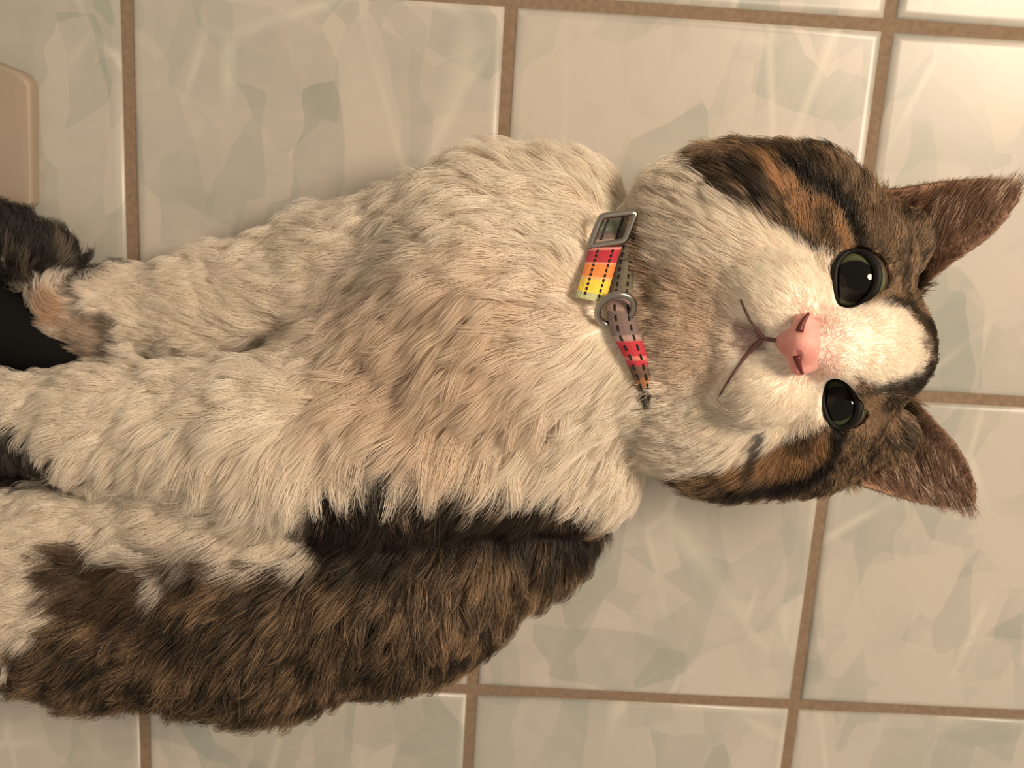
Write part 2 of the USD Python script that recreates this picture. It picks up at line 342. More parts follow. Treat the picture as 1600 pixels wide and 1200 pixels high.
# (shape, colour, softness, wobble): closed patches of the coat, in coat coordinates
PATCH = [
    ('p', [(560, 470), (760, 400), (860, 480), (850, 640), (700, 720), (520, 650)], CREAM, 70, 40, 0.55),
    ('p', [(1040, 430), (1120, 430), (1140, 500), (1120, 590), (1050, 600), (1020, 510)], lin((200, 168, 134)), 30, 12, 0.5),
    ('l', [(1012, 380), (1026, 440), (1018, 520)], TAN, 14, 10, 0.8),
    ('p', [(478, 775), (560, 728), (640, 732), (700, 730), (780, 738), (860, 748), (940, 772), (1010, 810), (960, 960), (760, 1100), (500, 1200), (200, 1200), (0, 1110), (30, 1000), (110, 960), (90, 880), (130, 840), (190, 850), (260, 870), (300, 860), (420, 870), (520, 880)], AG, 9, 12, 1),
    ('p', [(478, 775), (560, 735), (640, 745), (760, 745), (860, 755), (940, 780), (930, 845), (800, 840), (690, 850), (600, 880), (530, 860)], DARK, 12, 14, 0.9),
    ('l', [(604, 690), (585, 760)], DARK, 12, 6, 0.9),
    ('p', [(120, 850), (200, 850), (280, 900), (260, 930), (160, 950), (100, 900)], UMBER, 14, 12, 0.75),
    ('p', [(250, 850), (330, 838), (400, 880), (330, 920), (270, 900)], UMBER, 14, 10, 0.6),
    ('l', [(190, 850), (240, 862), (275, 905)], WHITE, 13, 8, 0.8),
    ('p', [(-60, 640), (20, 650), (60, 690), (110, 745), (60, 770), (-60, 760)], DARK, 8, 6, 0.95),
    ('p', [(-500, 300), (90, 300), (190, 330), (190, 420), (130, 440), (75, 448), (-60, 450), (-500, 480)], lin((24, 21, 19)), 8, 4, 0.96),
    ('l', [(86, 345), (92, 385), (90, 420)], GREY, 9, 5, 0.8), ('l', [(10, 400), (35, 415), (50, 450)], GREY, 6, 5, 0.8),
    ('p', [(62, 476), (98, 460), (120, 484), (112, 512), (76, 518)], ORANGE, 8, 5, 0.65),
    ('l', [(112, 450), (128, 474)], UMBER, 7, 4, 0.8), ('l', [(128, 486), (150, 500)], UMBER, 6, 4, 0.7), ('p', [(125, 500), (165, 480), (190, 520), (170, 575), (110, 560), (100, 520)], TAN, 10, 6, 0.55),
    ('l', [(168, 500), (186, 525), (182, 550), (192, 572)], UMBER, 11, 6, 0.7),
    # face
    ('p', [(1108, 200), (1106, 260), (1122, 300), (1150, 318), (1185, 345), (1230, 372), (1270, 392), (1308, 402), (1345, 470), (1380, 474), (1408, 482), (1436, 515), (1446, 560), (1428, 588), (1375, 606), (1338, 588), (1330, 620), (1290, 660), (1262, 672), (1215, 690), (1190, 705), (1150, 720), (1100, 735), (1050, 748), (1040, 900), (1700, 900), (1700, 150)], AG, 8, 7, 1),
    ('p', [(1170, 255), (1215, 262), (1260, 300), (1300, 335), (1318, 372), (1290, 385), (1255, 370), (1225, 340), (1195, 320)], ORANGE, 8, 5, 0.8),
    ('l', [(1345, 388), (1334, 355), (1305, 322), (1268, 304), (1238, 282)], INK, 14, 3, 0.95),
    ('l', [(1180, 272), (1192, 298), (1202, 330)], INK, 15, 3, 0.9), ('l', [(1225, 330), (1232, 352)], UMBER, 7, 3, 0.8), ('l', [(1150, 268), (1138, 300)], UMBER, 10, 4, 0.7),
    ('l', [(1205, 300), (1240, 318), (1232, 340)], UMBER, 3, 2, 0.5),
    ('p', [(1262, 352), (1285, 338), (1305, 352), (1308, 380), (1280, 384)], UMBER, 8, 5, 0.75),
    ('p', [(1300, 338), (1320, 352), (1334, 386), (1318, 394), (1306, 372)], lin((208, 168, 128)), 6, 3, 0.85),
    ('p', [(1205, 272), (1235, 285), (1252, 312), (1226, 322), (1212, 300)], lin((208, 166, 122)), 6, 4, 0.8),
    ('p', [(1262, 705), (1290, 690), (1296, 706), (1272, 722)], lin((204, 162, 120)), 6, 3, 0.7),
    ('p', [(1120, 226), (1170, 222), (1175, 250), (1130, 262)], TAN, 9, 5, 0.75),
    ('l', [(1190, 238), (1250, 262), (1300, 290), (1345, 320)], UMBER, 12, 6, 0.6),
    ('p', [(1350, 395), (1380, 410), (1392, 440), (1378, 468), (1350, 480)], TAN, 8, 4, 0.75), ('p', [(1340, 330), (1400, 330), (1400, 400), (1355, 390)], BROWN, 12, 6, 0.5),
    ('l', [(1392, 470), (1420, 480), (1446, 505)], DARK, 7, 4, 0.85), ('l', [(1405, 400), (1412, 440)], DARK, 8, 4, 0.6),
    ('l', [(1448, 505), (1462, 560), (1440, 592), (1380, 608)], DARK, 11, 5, 0.85),
    ('p', [(1335, 615), (1372, 618), (1385, 650), (1350, 680), (1330, 660)], TAN, 8, 4, 0.75),
    ('l', [(1308, 672), (1302, 702), (1276, 728), (1235, 746), (1160, 758)], INK, 14, 3, 0.92),
    ('p', [(1225, 690), (1290, 672), (1296, 705), (1262, 728), (1215, 738), (1120, 745), (1140, 725)], ORANGE, 9, 5, 0.65),
    ('p', [(1235, 685), (1262, 676), (1270, 700), (1245, 706)], UMBER, 7, 5, 0.7), ('l', [(1190, 680), (1184, 708), (1178, 735)], DARK, 8, 4, 0.85),
    ('l', [(1140, 740), (1150, 785)], UMBER, 14, 6, 0.6),
    ('p', [(1150, 500), (1196, 512), (1200, 545), (1160, 560)], lin((150, 116, 110)), 8, 4, 0.8),
    ('p', [(1250, 482), (1300, 488), (1330, 530), (1305, 590), (1250, 590)], PINK, 16, 5, 0.45),
]
def coat(p, cl, ph=0.0):
    """fur colour at the points p; cl: 0..1 random of the tuft each belongs to"""
    uv = plan(p); n1 = fbm(p * 170, 3, 3) - 0.5; n2 = fbm(p * 420, 3, 9) - 0.5
    col = WHITE * (1 + 0.10 * n1[:, None]); col = col + (CREAM - WHITE) * np.clip(0.22 + 1.1 * n2, 0, 1)[:, None] * 0.45
    t = np.clip(0.5 + 2.1 * (fbm(p * np.array([140, 140, 90]), 3, 21) - 0.5) + 0.60 * (cl - 0.5) - 0.06 + 0.16 * (uv[:, 0] > 1030), 0, 1)[:, None]
    ag = np.where(t < 0.5, DARK * 1.25 + (BROWN - DARK * 1.25) * (t * 2), BROWN + (TAN - BROWN) * (t * 2 - 1))
    t = np.clip(t + (ph[:, None] if np.ndim(ph) else ph), 0, 1); ag = np.where(t < 0.5, DARK * 1.1 + (BROWN - DARK * 1.1) * (t * 2), BROWN + (TAN * 1.08 - BROWN) * (t * 2 - 1))
    isag = np.zeros(len(p))
    for kind, sh, c, soft, wob, op in PATCH:
        lo, hi = np.min(sh, 0) - soft * 2 - wob - 40, np.max(sh, 0) + soft * 2 + wob + 40
        k = np.where(((uv > lo) & (uv < hi)).all(1))[0]
        if not len(k): continue
        d = poly_sd(uv[k], sh) if kind == 'p' else line_d(uv[k], sh) - soft
        s = soft if kind == 'p' else soft * 0.6
        a = op * smooth01(-(d + wob * 2.2 * n2[k] + wob * 0.8 * (cl[k] - 0.5)), -s, s)
        cc = ag[k] if isinstance(c, str) else c
        col[k] += (cc - col[k]) * a[:, None]
        isag[k] = np.maximum(isag[k] * (1 - a), a) if isinstance(c, str) else isag[k] * (1 - a)
    return np.clip(col, 0.002, 0.95), isag
# lie of the fur over trunk and legs: spot, direction, length (mm), lift
G = np.array([
    (990, 340, -.9, -.3, 8, .35), (985, 450, -1, .1, 10, .4), (990, 600, -.8, .5, 11, .35), (940, 270, -.8, -.6, 9, .35), (850, 230, -.5, -.9, 11, .4), (850, 320, -.95, -.1, 9, .3), (740, 235, -.6, -.8, 13, .45),
    (700, 320, -.9, -.15, 14, .4), (600, 390, -1, .05, 14, .35), (480, 340, -.85, -.5, 12, .4), (760, 430, -.8, .5, 15, .45), (700, 550, -.75, .6, 16, .45), (600, 600, -.75, .6, 16, .4), (860, 550, -.85, .45, 14, .45),
    (950, 680, -.6, .7, 13, .35), (860, 700, -.4, .9, 15, .35), (700, 720, -.35, .95, 17, .4), (600, 730, -.3, .95, 17, .4), (450, 700, -.5, .85, 16, .4), (300, 700, -.6, .8, 14, .35), (150, 690, -.75, .65, 12, .35),
    (350, 590, -.9, -.25, 12, .35), (450, 560, -.85, -.3, 14, .35), (150, 610, -.95, -.1, 10, .3), (0, 640, -1, .15, 9, .3), (500, 430, -1, .1, 11, .3), (300, 480, -1, .03, 8, .25), (150, 480, -1, .05, 5, .25),
    (920, 840, .1, 1, 12, .4), (800, 880, -.15, .98, 13, .4), (700, 950, -.25, .95, 12, .4), (600, 1020, -.35, .9, 12, .4), (520, 880, -.6, .75, 14, .4), (430, 850, -.9, .4, 16, .35), (340, 910, -.75, .6, 14, .4),
    (250, 1000, -.7, .7, 14, .4), (200, 890, -.85, .35, 14, .35), (60, 890, -1, .1, 13, .3), (250, 840, -.95, .1, 14, .35), (90, 1000, -.75, .6, 13, .4), (90, 1080, -.8, .5, 13, .4), (400, 1110, -.5, .85, 12, .4), (740, 1040, -.05, 1, 11, .4), (350, 800, -.7, .7, 14, .35),
    (60, 360, .1, -1, 8, .5), (130, 400, .8, -.5, 9, .5), (30, 400, .1, -1, 8, .5), (-150, 400, -.6, -.6, 12, .5), (20, 710, .3, .9, 8, .4)], float)
NOSE = P(1290, 538, .135)
def groom(p, n):
    uv = plan(p)
    d2 = ((uv[:, None] - G[None, :, :2]) ** 2).sum(-1); w = 1 / (d2 + 400) ** 1.6; w /= w.sum(1, keepdims=True)
    o = w @ G[:, 2:]; dxy, L, lift = o[:, :2], o[:, 2], o[:, 3]
    # head: away from the nose, lengths growing outwards
    r = uv - np.array([1285, 538.0]); rr = np.linalg.norm(r, axis=1)
    hd = r / np.maximum(rr, 1)[:, None]
    left = smooth01(-r[:, 0], 40, 150); hd[:, 0] -= 0.45 * left * (np.abs(hd[:, 1]) > 0.25)
    hL = np.interp(rr, [0, 45, 75, 120, 180, 260, 340, 420], [1.2, 1.6, 2.4, 3.2, 5.5, 9, 12, 12])
    fore = smooth01(r[:, 0], 60, 130); hL = hL * (1 - fore) + fore * np.minimum(hL, 4.8)
    pads = np.minimum(np.hypot((uv[:, 0] - 1215) / 75, (uv[:, 1] - 466) / 75), np.hypot((uv[:, 0] - 1192) / 75, (uv[:, 1] - 601) / 75))
    hL = np.where(pads < 1.05, np.minimum(hL, 2.8 + 5 * smooth01(-uv[:, 0], -1200, -1140)), hL)
    for x, y, *_ in EYES:
        e = np.hypot(uv[:, 0] - x, uv[:, 1] - y); hL = np.where(e < 85, np.minimum(hL, 1.2 + e * 0.03), hL)
    hw = smooth01(uv[:, 0], 1000, 1045)
    hlift = np.interp(rr, [0, 100, 250, 400], [.22, .25, .35, .4])
    dxy = dxy * (1 - hw)[:, None] + hd * hw[:, None]; L = L * (1 - hw) + hL * hw; lift = lift * (1 - hw) + hlift * hw
    dxy /= np.maximum(np.linalg.norm(dxy, axis=1, keepdims=True), 1e-6)
    t = P(uv[:, 0] + dxy[:, 0], uv[:, 1] + dxy[:, 1], p[:, 2]) - P(uv[:, 0], uv[:, 1], p[:, 2])
    t /= np.linalg.norm(t, axis=1, keepdims=True)
    t = t - n * (t * n).sum(1, keepdims=True); t /= np.maximum(np.linalg.norm(t, axis=1, keepdims=True), 1e-6)
    return t, L / 1000, lift, hw, uv
ear_tree = cKDTree(np.vstack([EAR1[1].reshape(-1, 3), EAR2[1].reshape(-1, 3)])); ear_n = np.vstack([EAR1[2].reshape(-1, 3), EAR2[2].reshape(-1, 3)])
ear_uv = [(e1, ) for e1 in (EAR1, EAR2)]
def in_ear(p):
    d, i = ear_tree.query(p); uv = plan(p)
    right = (uv[:, 0] > 1395 + 0 * uv[:, 1])
    k = i % (15 * 11); row = k // 11
    return (d < 0.0035) & (row >= 4), i, row

m_skin = mat('skin', {'a': ('attribute', {'attribute': 'tint'}), 'p': ('principled_bsdf', {'roughness': 0.7, 'specular_ior_level': 0.2})}, [('a.color', 'p.base_color')])
m_fur = mat('fur', {'a': ('attribute', {'attribute': 'tint'}), 'd': ('diffuse_bsdf', {}), 't': ('translucent_bsdf', {}), 'g': ('glossy_bsdf', {'roughness': 0.45, 'color': (.6, .6, .6)}),
                    'm': ('mix_closure', {'fac': 0.45}), 'm2': ('mix_closure', {'fac': 0.05})},
            [('a.color', 'd.color'), ('a.color', 't.color'), ('d.BSDF', 'm.closure1'), ('t.BSDF', 'm.closure2'), ('m.closure', 'm2.closure1'), ('g.BSDF', 'm2.closure2')], 'm2.closure')
CATLOC = P(520, 700, 0.0)
cat = thing('cat', 'white and brown tabby cat in a plaid collar lying on the tiles, face up', 'cat', None, CATLOC)
vn = body.vertex_normals
bc, _ = coat(body.vertices, np.full(len(body.vertices), 0.5))
ie, ei, erow = in_ear(body.vertices)
bc[ie] = EARSKIN
obj('body', body, m_skin, cat, True, color=bc)

LIPS = ([(1214, 532), (1192, 529), (1180, 511), (1166, 490), (1157, 468)], [(1192, 529), (1172, 548), (1152, 575), (1135, 600), (1121, 624)])
COLLAR_BED = [(935, 338), (1005, 330), (1012, 470), (1022, 560), (1018, 600), (985, 575), (955, 530), (925, 490), (895, 470), (915, 400)]
NHAIR = 380000
def make_fur():
    tri = body.triangles; area = body.area_faces; cen = body.triangles_center; fn = body.face_normals
    uvc = plan(cen); view = CAM - cen; view /= np.linalg.norm(view, axis=1, keepdims=True)
    facing = (fn * view).sum(1)
    dens = np.where(facing > -0.35, 1.0, 0.12) * np.where(uvc[:, 0] < -60, 0.25, 1.0)
    dens *= np.where(uvc[:, 0] > 1030, 2.1, 1.0)
    bad = np.hypot((uvc[:, 0] - 1261) / 25, (uvc[:, 1] - 538) / 44) < 1
    for lid in LIDS: bad |= poly_sd(uvc, lid) < 4
    bad |= poly_sd(uvc, [(1255, 505), (1212, 528), (1212, 538), (1250, 572)]) < 2
    dens[bad] = 0
    w = area * dens; fi = rng.choice(len(w), NHAIR, p=w / w.sum())
    a, b = rng.random((2, NHAIR)); s = a + b > 1; a[s], b[s] = 1 - a[s], 1 - b[s]
    t0 = tri[fi]; p = t0[:, 0] + a[:, None] * (t0[:, 1] - t0[:, 0]) + b[:, None] * (t0[:, 2] - t0[:, 0])
    vnn = vn[body.faces[fi]]; n = vnn[:, 0] * (1 - a - b)[:, None] + vnn[:, 1] * a[:, None] + vnn[:, 2] * b[:, None]; n /= np.linalg.norm(n, axis=1, keepdims=True)
    T, L, lift, hw, uv = groom(p, n)
    ie, ei, row = in_ear(p)
    L = np.where((poly_sd(uv, COLLAR_BED) < 0) & (p[:, 2] > .06), 0.0022, L)
    for lp in LIPS: L = np.where(line_d(uv, lp) < 14, np.minimum(L, .0016), L)
    # tufts
    nc = 10500; ci = rng.choice(NHAIR, nc, replace=False); tree = cKDTree(p[ci]); dc, near = tree.query(p)
    cr = rng.random(nc)[near]
    col, isag = coat(p, cr, rng.normal(0, .30, NHAIR))
    jit = fbm(p * 75, 2, 5)[:, None] - 0.5; cj = (rng.normal(0, .22, nc) * (1 - hw[ci] * .5))[near][:, None]; cl2 = rng.normal(1, .28, nc)[near]; side = np.cross(n, T)
    # ear: inside sparse pale hairs across the cup, outside and rim short brown
    out = CAM - p; out /= np.linalg.norm(out, axis=1, keepdims=True); inner = ie & ((n * out).sum(1) > 0.1)
    j = ei % 165 % 11; centre = 1 - np.abs(j - 5) / 5.0
    L = np.where(ie, np.where(inner & (centre > 0.2), 0.0075, 0.0022), L); lift = np.where(ie, np.where(inner, 0.35, 0.15), lift)
    ed = P(uv[:, 0] + 1.0, uv[:, 1] + np.where(uv[:, 1] < 530, -1.6, 2.2), p[:, 2]) - p; ed -= n * (ed * n).sum(1, keepdims=True); ed /= np.linalg.norm(ed, axis=1, keepdims=True) + 1e-9
    T = np.where(inner[:, None], ed, T)
    ecol = EARSKIN * (0.75 + 0.45 * rng.random((NHAIR, 1))); pale = lin((226, 200, 178))
    mixp = (inner & (0.65 * cr + 0.35 * rng.random(NHAIR) < 0.42 * centre))[:, None]
    col = np.where(ie[:, None], np.where(mixp, pale, ecol), col)
    keep = ~(inner & (rng.random(NHAIR) < 0.5))
    Lr = L * (0.72 + 0.5 * rng.random(NHAIR)) * np.where(hw < .5, 1.28, 1.08); lf = lift * (0.7 + 0.6 * rng.random(NHAIR)) * np.clip(cl2 + 0.8 * (fbm(p * 120, 2, 31) - .5), .3, 2.0) * 1.15
    wv = (np.interp(L * 1000, [3, 12], [.3, 1.7]) * (1 - hw * .5))[:, None]
    T2 = T + side * (jit * wv + cj + rng.normal(0, 0.14, (NHAIR, 1))); T2 /= np.linalg.norm(T2, axis=1, keepdims=True)
    K = 5; s = np.linspace(0, 1, K)
    pts = p[:, None] + Lr[:, None, None] * (T2[:, None] * (s * (1 - 0.15 * s))[None, :, None] + n[:, None] * (lf[:, None] * (1.5 * s - 1.0 * s * s))[..., None])
    wavy = (np.sin(2 * np.pi * (0.9 * s[None] + rng.random((NHAIR, 1)))) * 0.035 * s[None])[..., None] * Lr[:, None, None] * side[:, None]
    guide = pts[ci][near] + wavy[ci][near]; off = p - p[ci][near]
    cw = (np.interp(L * 1000, [2, 6, 12], [0.0, 0.42, 0.70]) * np.where(hw > .5, .75, 1.0) * (0.55 + 0.45 * rng.random(NHAIR)))
    tgt = guide + off[:, None] * 0.25; ww = cw[:, None] * s[None] ** 1.2
    pts = pts + wavy; pts = pts + (tgt - pts) * ww[..., None]
    pts[..., 2] = np.maximum(pts[..., 2], 0.0008)
    wd = np.interp(Lr * 1000, [1, 4, 12], [0.09, 0.115, 0.14]) / 1000
    wid = wd[:, None] * np.array([1.0, 1.0, 0.9, 0.65, 0.2])[None]
    # agouti banding: dark root, light band, dark tip on part of the hairs
    r1 = rng.random(NHAIR); band = np.array([0.6, 0.75, 1.05, 1.3, 0.85]) ; band2 = np.array([0.8, 0.7, 0.7, 0.6, 0.5])
    mul = np.where((r1 < 0.55)[:, None], band, band2) * isag[:, None] + (1 - isag[:, None])
    colk = col[:, None] * mul[..., None] * (0.9 + 0.2 * rng.random((NHAIR, 1, 1)))
    return pts[keep], wid[keep], np.clip(colk, 0.002, 0.95)[keep]
fp, fw, fc = make_fur()
curves('fur', fp, fw, m_fur, cat, fc)

# eyes, lids, nose, mouth
m_iris = mat('iris', {'a': ('attribute', {'attribute': 'tint'}), 'p': ('principled_bsdf', {'roughness': 0.3, 'specular_ior_level': 0.0, 'coat_weight': 1.0, 'coat_roughness': 0.02, 'coat_ior': 1.36})}, [('a.color', 'p.base_color')])
m_pupil = plain('pupil', (5, 5, 5), 0.3, specular_ior_level=0.0, coat_weight=1.0, coat_roughness=0.02, coat_ior=1.36)
m_lid = plain('eyelid', (14, 11, 9), 0.6, specular_ior_level=0.25)
m_nose = mat('nose_leather', {'g': ('geometry', {}), 'n': ('voronoi_texture', {'scale': 1400.0}), 'b': ('bump', {'strength': 0.25, 'distance': 0.0003}),
    'c': ('noise_texture', {'scale': 160.0}), 'r': ('rgb_ramp', {'ramp': [(0.3, lin((214, 140, 132))), (0.7, lin((232, 172, 162)))]}),
    'p': ('principled_bsdf', {'roughness': 0.55, 'specular_ior_level': 0.35, 'subsurface_weight': 0.25, 'subsurface_scale': 0.002})},
    [('g.position', 'n.vector'), ('n.distance', 'b.height'), ('b.normal', 'p.normal'), ('g.position', 'c.vector'), ('c.fac', 'r.fac'), ('r.color', 'p.base_color')])
m_nostril = plain('nostril', (92, 28, 24), 0.5)
m_lip = plain('lip', (104, 70, 66), 0.7)
def cap(c, A, r, ang, n=40, m=12):
    th = np.linspace(0, ang, m)[1:]; ph = np.linspace(0, 2 * np.pi, n, endpoint=False)
    d = np.stack([np.outer(np.sin(th), np.cos(ph)), np.outer(np.sin(th), np.sin(ph)), np.outer(np.cos(th), np.ones(n))], -1).reshape(-1, 3)
    v = np.vstack([[0, 0, 1], d]); v = c + r * v @ A; f = [[0, 1 + k, 1 + (k + 1) % n] for k in range(n)]
    for i in range(m - 2):
        for k in range(n):
            a, b = 1 + i * n + k, 1 + i * n + (k + 1) % n; f += [[a, a + n, b + n], [a, b + n, b]]
    return v, np.array(f)
def tube(pts, rad, sides=10, closed=False):
    p = np.asarray(pts, float); n = len(p); rad = np.broadcast_to(rad, n)
    t = (np.roll(p, -1, 0) - np.roll(p, 1, 0)) if closed else np.gradient(p, axis=0); t /= np.linalg.norm(t, axis=1, keepdims=True)
    o = CAM - p; a = o - t * (o * t).sum(1, keepdims=True); a /= np.linalg.norm(a, axis=1, keepdims=True); b = np.cross(t, a)
    w = np.linspace(0, 2 * np.pi, sides, endpoint=False)
    v = p[:, None] + rad[:, None, None] * (np.cos(w)[None, :, None] * a[:, None] + np.sin(w)[None, :, None] * b[:, None]); f = []
    for i in range(n if closed else n - 1):
        for k in range(sides):
            q = [i * sides + k, i * sides + (k + 1) % sides, (i + 1) % n * sides + (k + 1) % sides, (i + 1) % n * sides + k]; f += [[q[0], q[1], q[2]], [q[0], q[2], q[3]]]
    v = v.reshape(-1, 3)
    if not closed:
        m = len(v); v = np.vstack([v, p[:1], p[-1:]])
        for k in range(sides): f += [[m, (k + 1) % sides, k], [m + 1, m - sides + k, m - sides + (k + 1) % sides]]
    return v, np.array(f)
def along(pts, n):
    p = np.array(pts, float); s = np.r_[0, np.cumsum(np.linalg.norm(np.diff(p[:, :2], axis=0), axis=1))]; u = np.linspace(0, s[-1], n)
    q = np.stack([np.interp(u, s, p[:, k]) for k in range(p.shape[1])], 1)
    for _ in range(2): q[1:-1] = 0.25 * q[:-2] + 0.5 * q[1:-1] + 0.25 * q[2:]
    return q
PUP = [(1334, 441, 33), (1308, 631, 28)]
for (x, y, z, r), lid, (qx, qy, pr) in zip(EYES, LIDS, PUP):
    c = P(x, y, z); r /= 1000
    e = trimesh.creation.icosphere(4, r); e.apply_translation(c)
    ax = axes_at(qx, qy, z); tg = P(qx, qy, z + r * .95) - c; tg -= ax[2] * (tg @ ax[2]); look = tg + ax[2] * math.sqrt(r * r - tg @ tg); look /= np.linalg.norm(look)
    dv = (e.vertices - c) / r; ang = np.degrees(np.arccos(np.clip(dv @ look, -1, 1)))
    tint = lin((50, 52, 40)) + (lin((84, 90, 62)) - lin((50, 52, 40))) * smooth01(ang, 35, 55)[:, None]
    tint = np.where((ang > 66)[:, None], lin((70, 58, 50)), tint)
    eye = obj('eye', e, m_iris, cat, True, color=tint, label='green-grey eye with a wide pupil')
    up = ax[1] - look * (ax[1] @ look); up /= np.linalg.norm(up); A = np.stack([np.cross(up, look), up, look])
    obj('pupil', cap(c, A, r * 1.008, math.asin(min(0.95, pr / 5200 / r))), m_pupil, eye, True, label='large black pupil')
    lp = np.array(lid, float); u = np.linspace(0, len(lp), 72, endpoint=False); lpc = np.vstack([lp, lp[:1]])
    loop = np.stack([np.interp(u, np.arange(len(lp) + 1), lpc[:, k]) for k in (0, 1)], 1)
    for _ in range(3): loop = 0.25 * np.roll(loop, 1, 0) + 0.5 * loop + 0.25 * np.roll(loop, -1, 0)
    loop = np.array([x, y]) + (loop - [x, y]) * 0.99
    d = P(loop[:, 0], loop[:, 1], z); ray = d - CAM; ray /= np.linalg.norm(ray, axis=1, keepdims=True)
    oc = CAM - c; bq = (ray * oc).sum(1); R = r * 1.07; disc = bq * bq - (oc @ oc - R * R)
    tt = -bq - np.sqrt(np.maximum(disc, 0)); rim = CAM + ray * tt[:, None]
    wr = 0.0008 + 0.0006 * smooth01(loop[:, 0] - x, 0, 30)
    obj('eyelid', tube(rim, wr, 10, True), m_lid, cat, True, label='dark rim around the eye')
NF = Field(P(1180, 620, .10) - [0.004, 0.004, 0.006], P(1310, 470, .10) + [0.012, 0.012, 0.050], 0.0005)
ellipsoid(NF, 1270, 538, .1303, 8.2, 4.5, 6.8, 0.002)
NF.chain([(1256, 506, .1325, 3.2), (1254, 538, .1335, 3.6), (1250, 570, .1325, 3.2)], 0.002)
NF.chain([(1258, 538, .134, 4.0), (1235, 536, .1300, 3.2), (1214, 532, .1255, 1.3)], 0.003)
for pts in ([(1249, 518), (1253, 505), (1264, 489)], [(1245, 556), (1248, 570), (1254, 584)]):
    NF_ = [P(x, y, .1375 - .0008 * i) for i, (x, y) in enumerate(pts)]
    for a, b, ra, rb in zip(NF_[:-1], NF_[1:], (.0015, .0010), (.0010, .0006)):
        NF.cut(lambda p: seg_sd(p, a, b, ra, rb), np.minimum(a, b) - .002, np.maximum(a, b) + .002, 0.0004)
nose = obj('nose', NF.mesh(), m_nose, cat, True, label='pink nose')
for pts in ([(1249, 518), (1253, 505), (1264, 489)], [(1245, 556), (1248, 570), (1254, 584)]):
    q = along(pts, 8); obj('nostril', tube(P(q[:, 0], q[:, 1], .1362 - .0002 * np.arange(8)), np.linspace(.0012, .0004, 8), 8), m_nostril, nose, True, label='dark nostril')
for pts in LIPS:
    q = along(pts, 16); obj('lip', tube(surf(q[:, 0], q[:, 1], 0.0004), 0.0008 * np.linspace(1, .35, 16), 8), m_lip, cat, True, label='dark mauve lip line')

# ------------------------------------------------------------------ collar
m_web = mat('webbing', {'a': ('attribute', {'attribute': 'tint'}), 'g': ('texture_coordinate', {}), 'n': ('wave_texture', {'scale': 900.0, 'wave_type': 'bands', 'bands_direction': 'diagonal'}),
    'b': ('bump', {'strength': 0.3, 'distance': 0.0003}), 'p': ('principled_bsdf', {'roughness': 0.75, 'sheen_weight': 0.15})},
    [('a.color', 'p.base_color'), ('g.object', 'n.vector'), ('n.fac', 'b.height'), ('b.normal', 'p.normal')])
m_steel = mat('collar_metal', {'p': ('principled_bsdf', {'base_color': (.36, .34, .31), 'metallic': 1.0, 'roughness': 0.28})})
m_thread = plain('thread', (22, 18, 20), 0.8)
collar = thing('collar', 'plaid webbing collar with red, orange and yellow bands round the cat\'s neck', 'collar', None, P(965, 480, 0.06))
def strap(name, left, right, lifts, bands, label=None, th=0.0013):
    """webbing between two edges; bands: (share of length, colour)"""
    n, m = 56, 7; a, b = along(left, n), along(right, n); lf = np.interp(np.linspace(0, 1, n), np.linspace(0, 1, len(lifts)), lifts)
    base = surf((a[:, 0] + b[:, 0]) / 2, (a[:, 1] + b[:, 1]) / 2)[:, 2]
    base = gaussian_filter(base, 6, mode='nearest') + lf; w = np.linspace(0, 1, m)
    uv = a[:, None] + (b - a)[:, None] * w[None, :, None]; zz = base[:, None] - 0.0016 * (2 * w[None] - 1) ** 2
    top = P(uv[..., 0], uv[..., 1], zz); bot = top - [0, 0, th]
    v = np.vstack([top.reshape(-1, 3), bot.reshape(-1, 3)]); N = n * m; f = []
    for i in range(n - 1):
        for j in range(m - 1):
            q = [i * m + j, i * m + j + 1, (i + 1) * m + j + 1, (i + 1) * m + j]
            f += [[q[0], q[2], q[1]], [q[0], q[3], q[2]], [N + q[0], N + q[1], N + q[2]], [N + q[0], N + q[2], N + q[3]]]
    rimv = [i * m for i in range(n)] + [(n - 1) * m + j for j in range(1, m)] + [i * m + m - 1 for i in range(n - 2, -1, -1)] + [j for j in range(m - 2, 0, -1)]
    for p, q in zip(rimv, rimv[1:] + rimv[:1]): f += [[p, N + p, N + q], [p, N + q, q]]
    s = np.linspace(0, 1, n); edges = np.cumsum([x for x, _ in bands]); ci = np.searchsorted(edges / edges[-1], s - 1e-6); ci = np.minimum(ci, len(bands) - 1)
    col = np.array([lin(c) for _, c in bands])[ci]; col = np.repeat(col, m, 0); fr = (np.abs(np.tile(w, n) - .5) > .47)[:, None]
    col = np.where(fr, col * .7, col); col = np.vstack([col, col])
    fa = np.array(f); 
    if (np.cross(v[fa[0, 1]] - v[fa[0, 0]], v[fa[0, 2]] - v[fa[0, 0]])[2]) < 0: fa = fa[:, ::-1]
    o = obj(name, (v, fa), m_web, collar, False, color=col, label=label)
    st = []
    for side in (.27, .73):
        for k in range(2, n - 4, 5):
            p = top[k, 0] + (top[k, -1] - top[k, 0]) * side; q = top[k + 3, 0] + (top[k + 3, -1] - top[k + 3, 0]) * side
            p, q = p + [0, 0, .0016 * .75 + .0001], q + [0, 0, .0016 * .75 + .0001]; st.append(tube([p, p + (q - p) * .5, q], [.00035, .00042, .00035], 6))
    vs, fs, k = [], [], 0
    for a_, b_ in st: vs.append(a_); fs.append(b_ + k); k += len(a_)
    obj('stitching', (np.vstack(vs), np.vstack(fs)), m_thread, o, True, kind='stuff', label='dark dashed stitching')
    return top
GRN, MAUVE, RED, ORG, YEL, PGRN, OLIVE = (104, 116, 96), (112, 92, 88), (176, 38, 52), (226, 132, 62), (226, 196, 66), (176, 178, 128), (98, 92, 74)
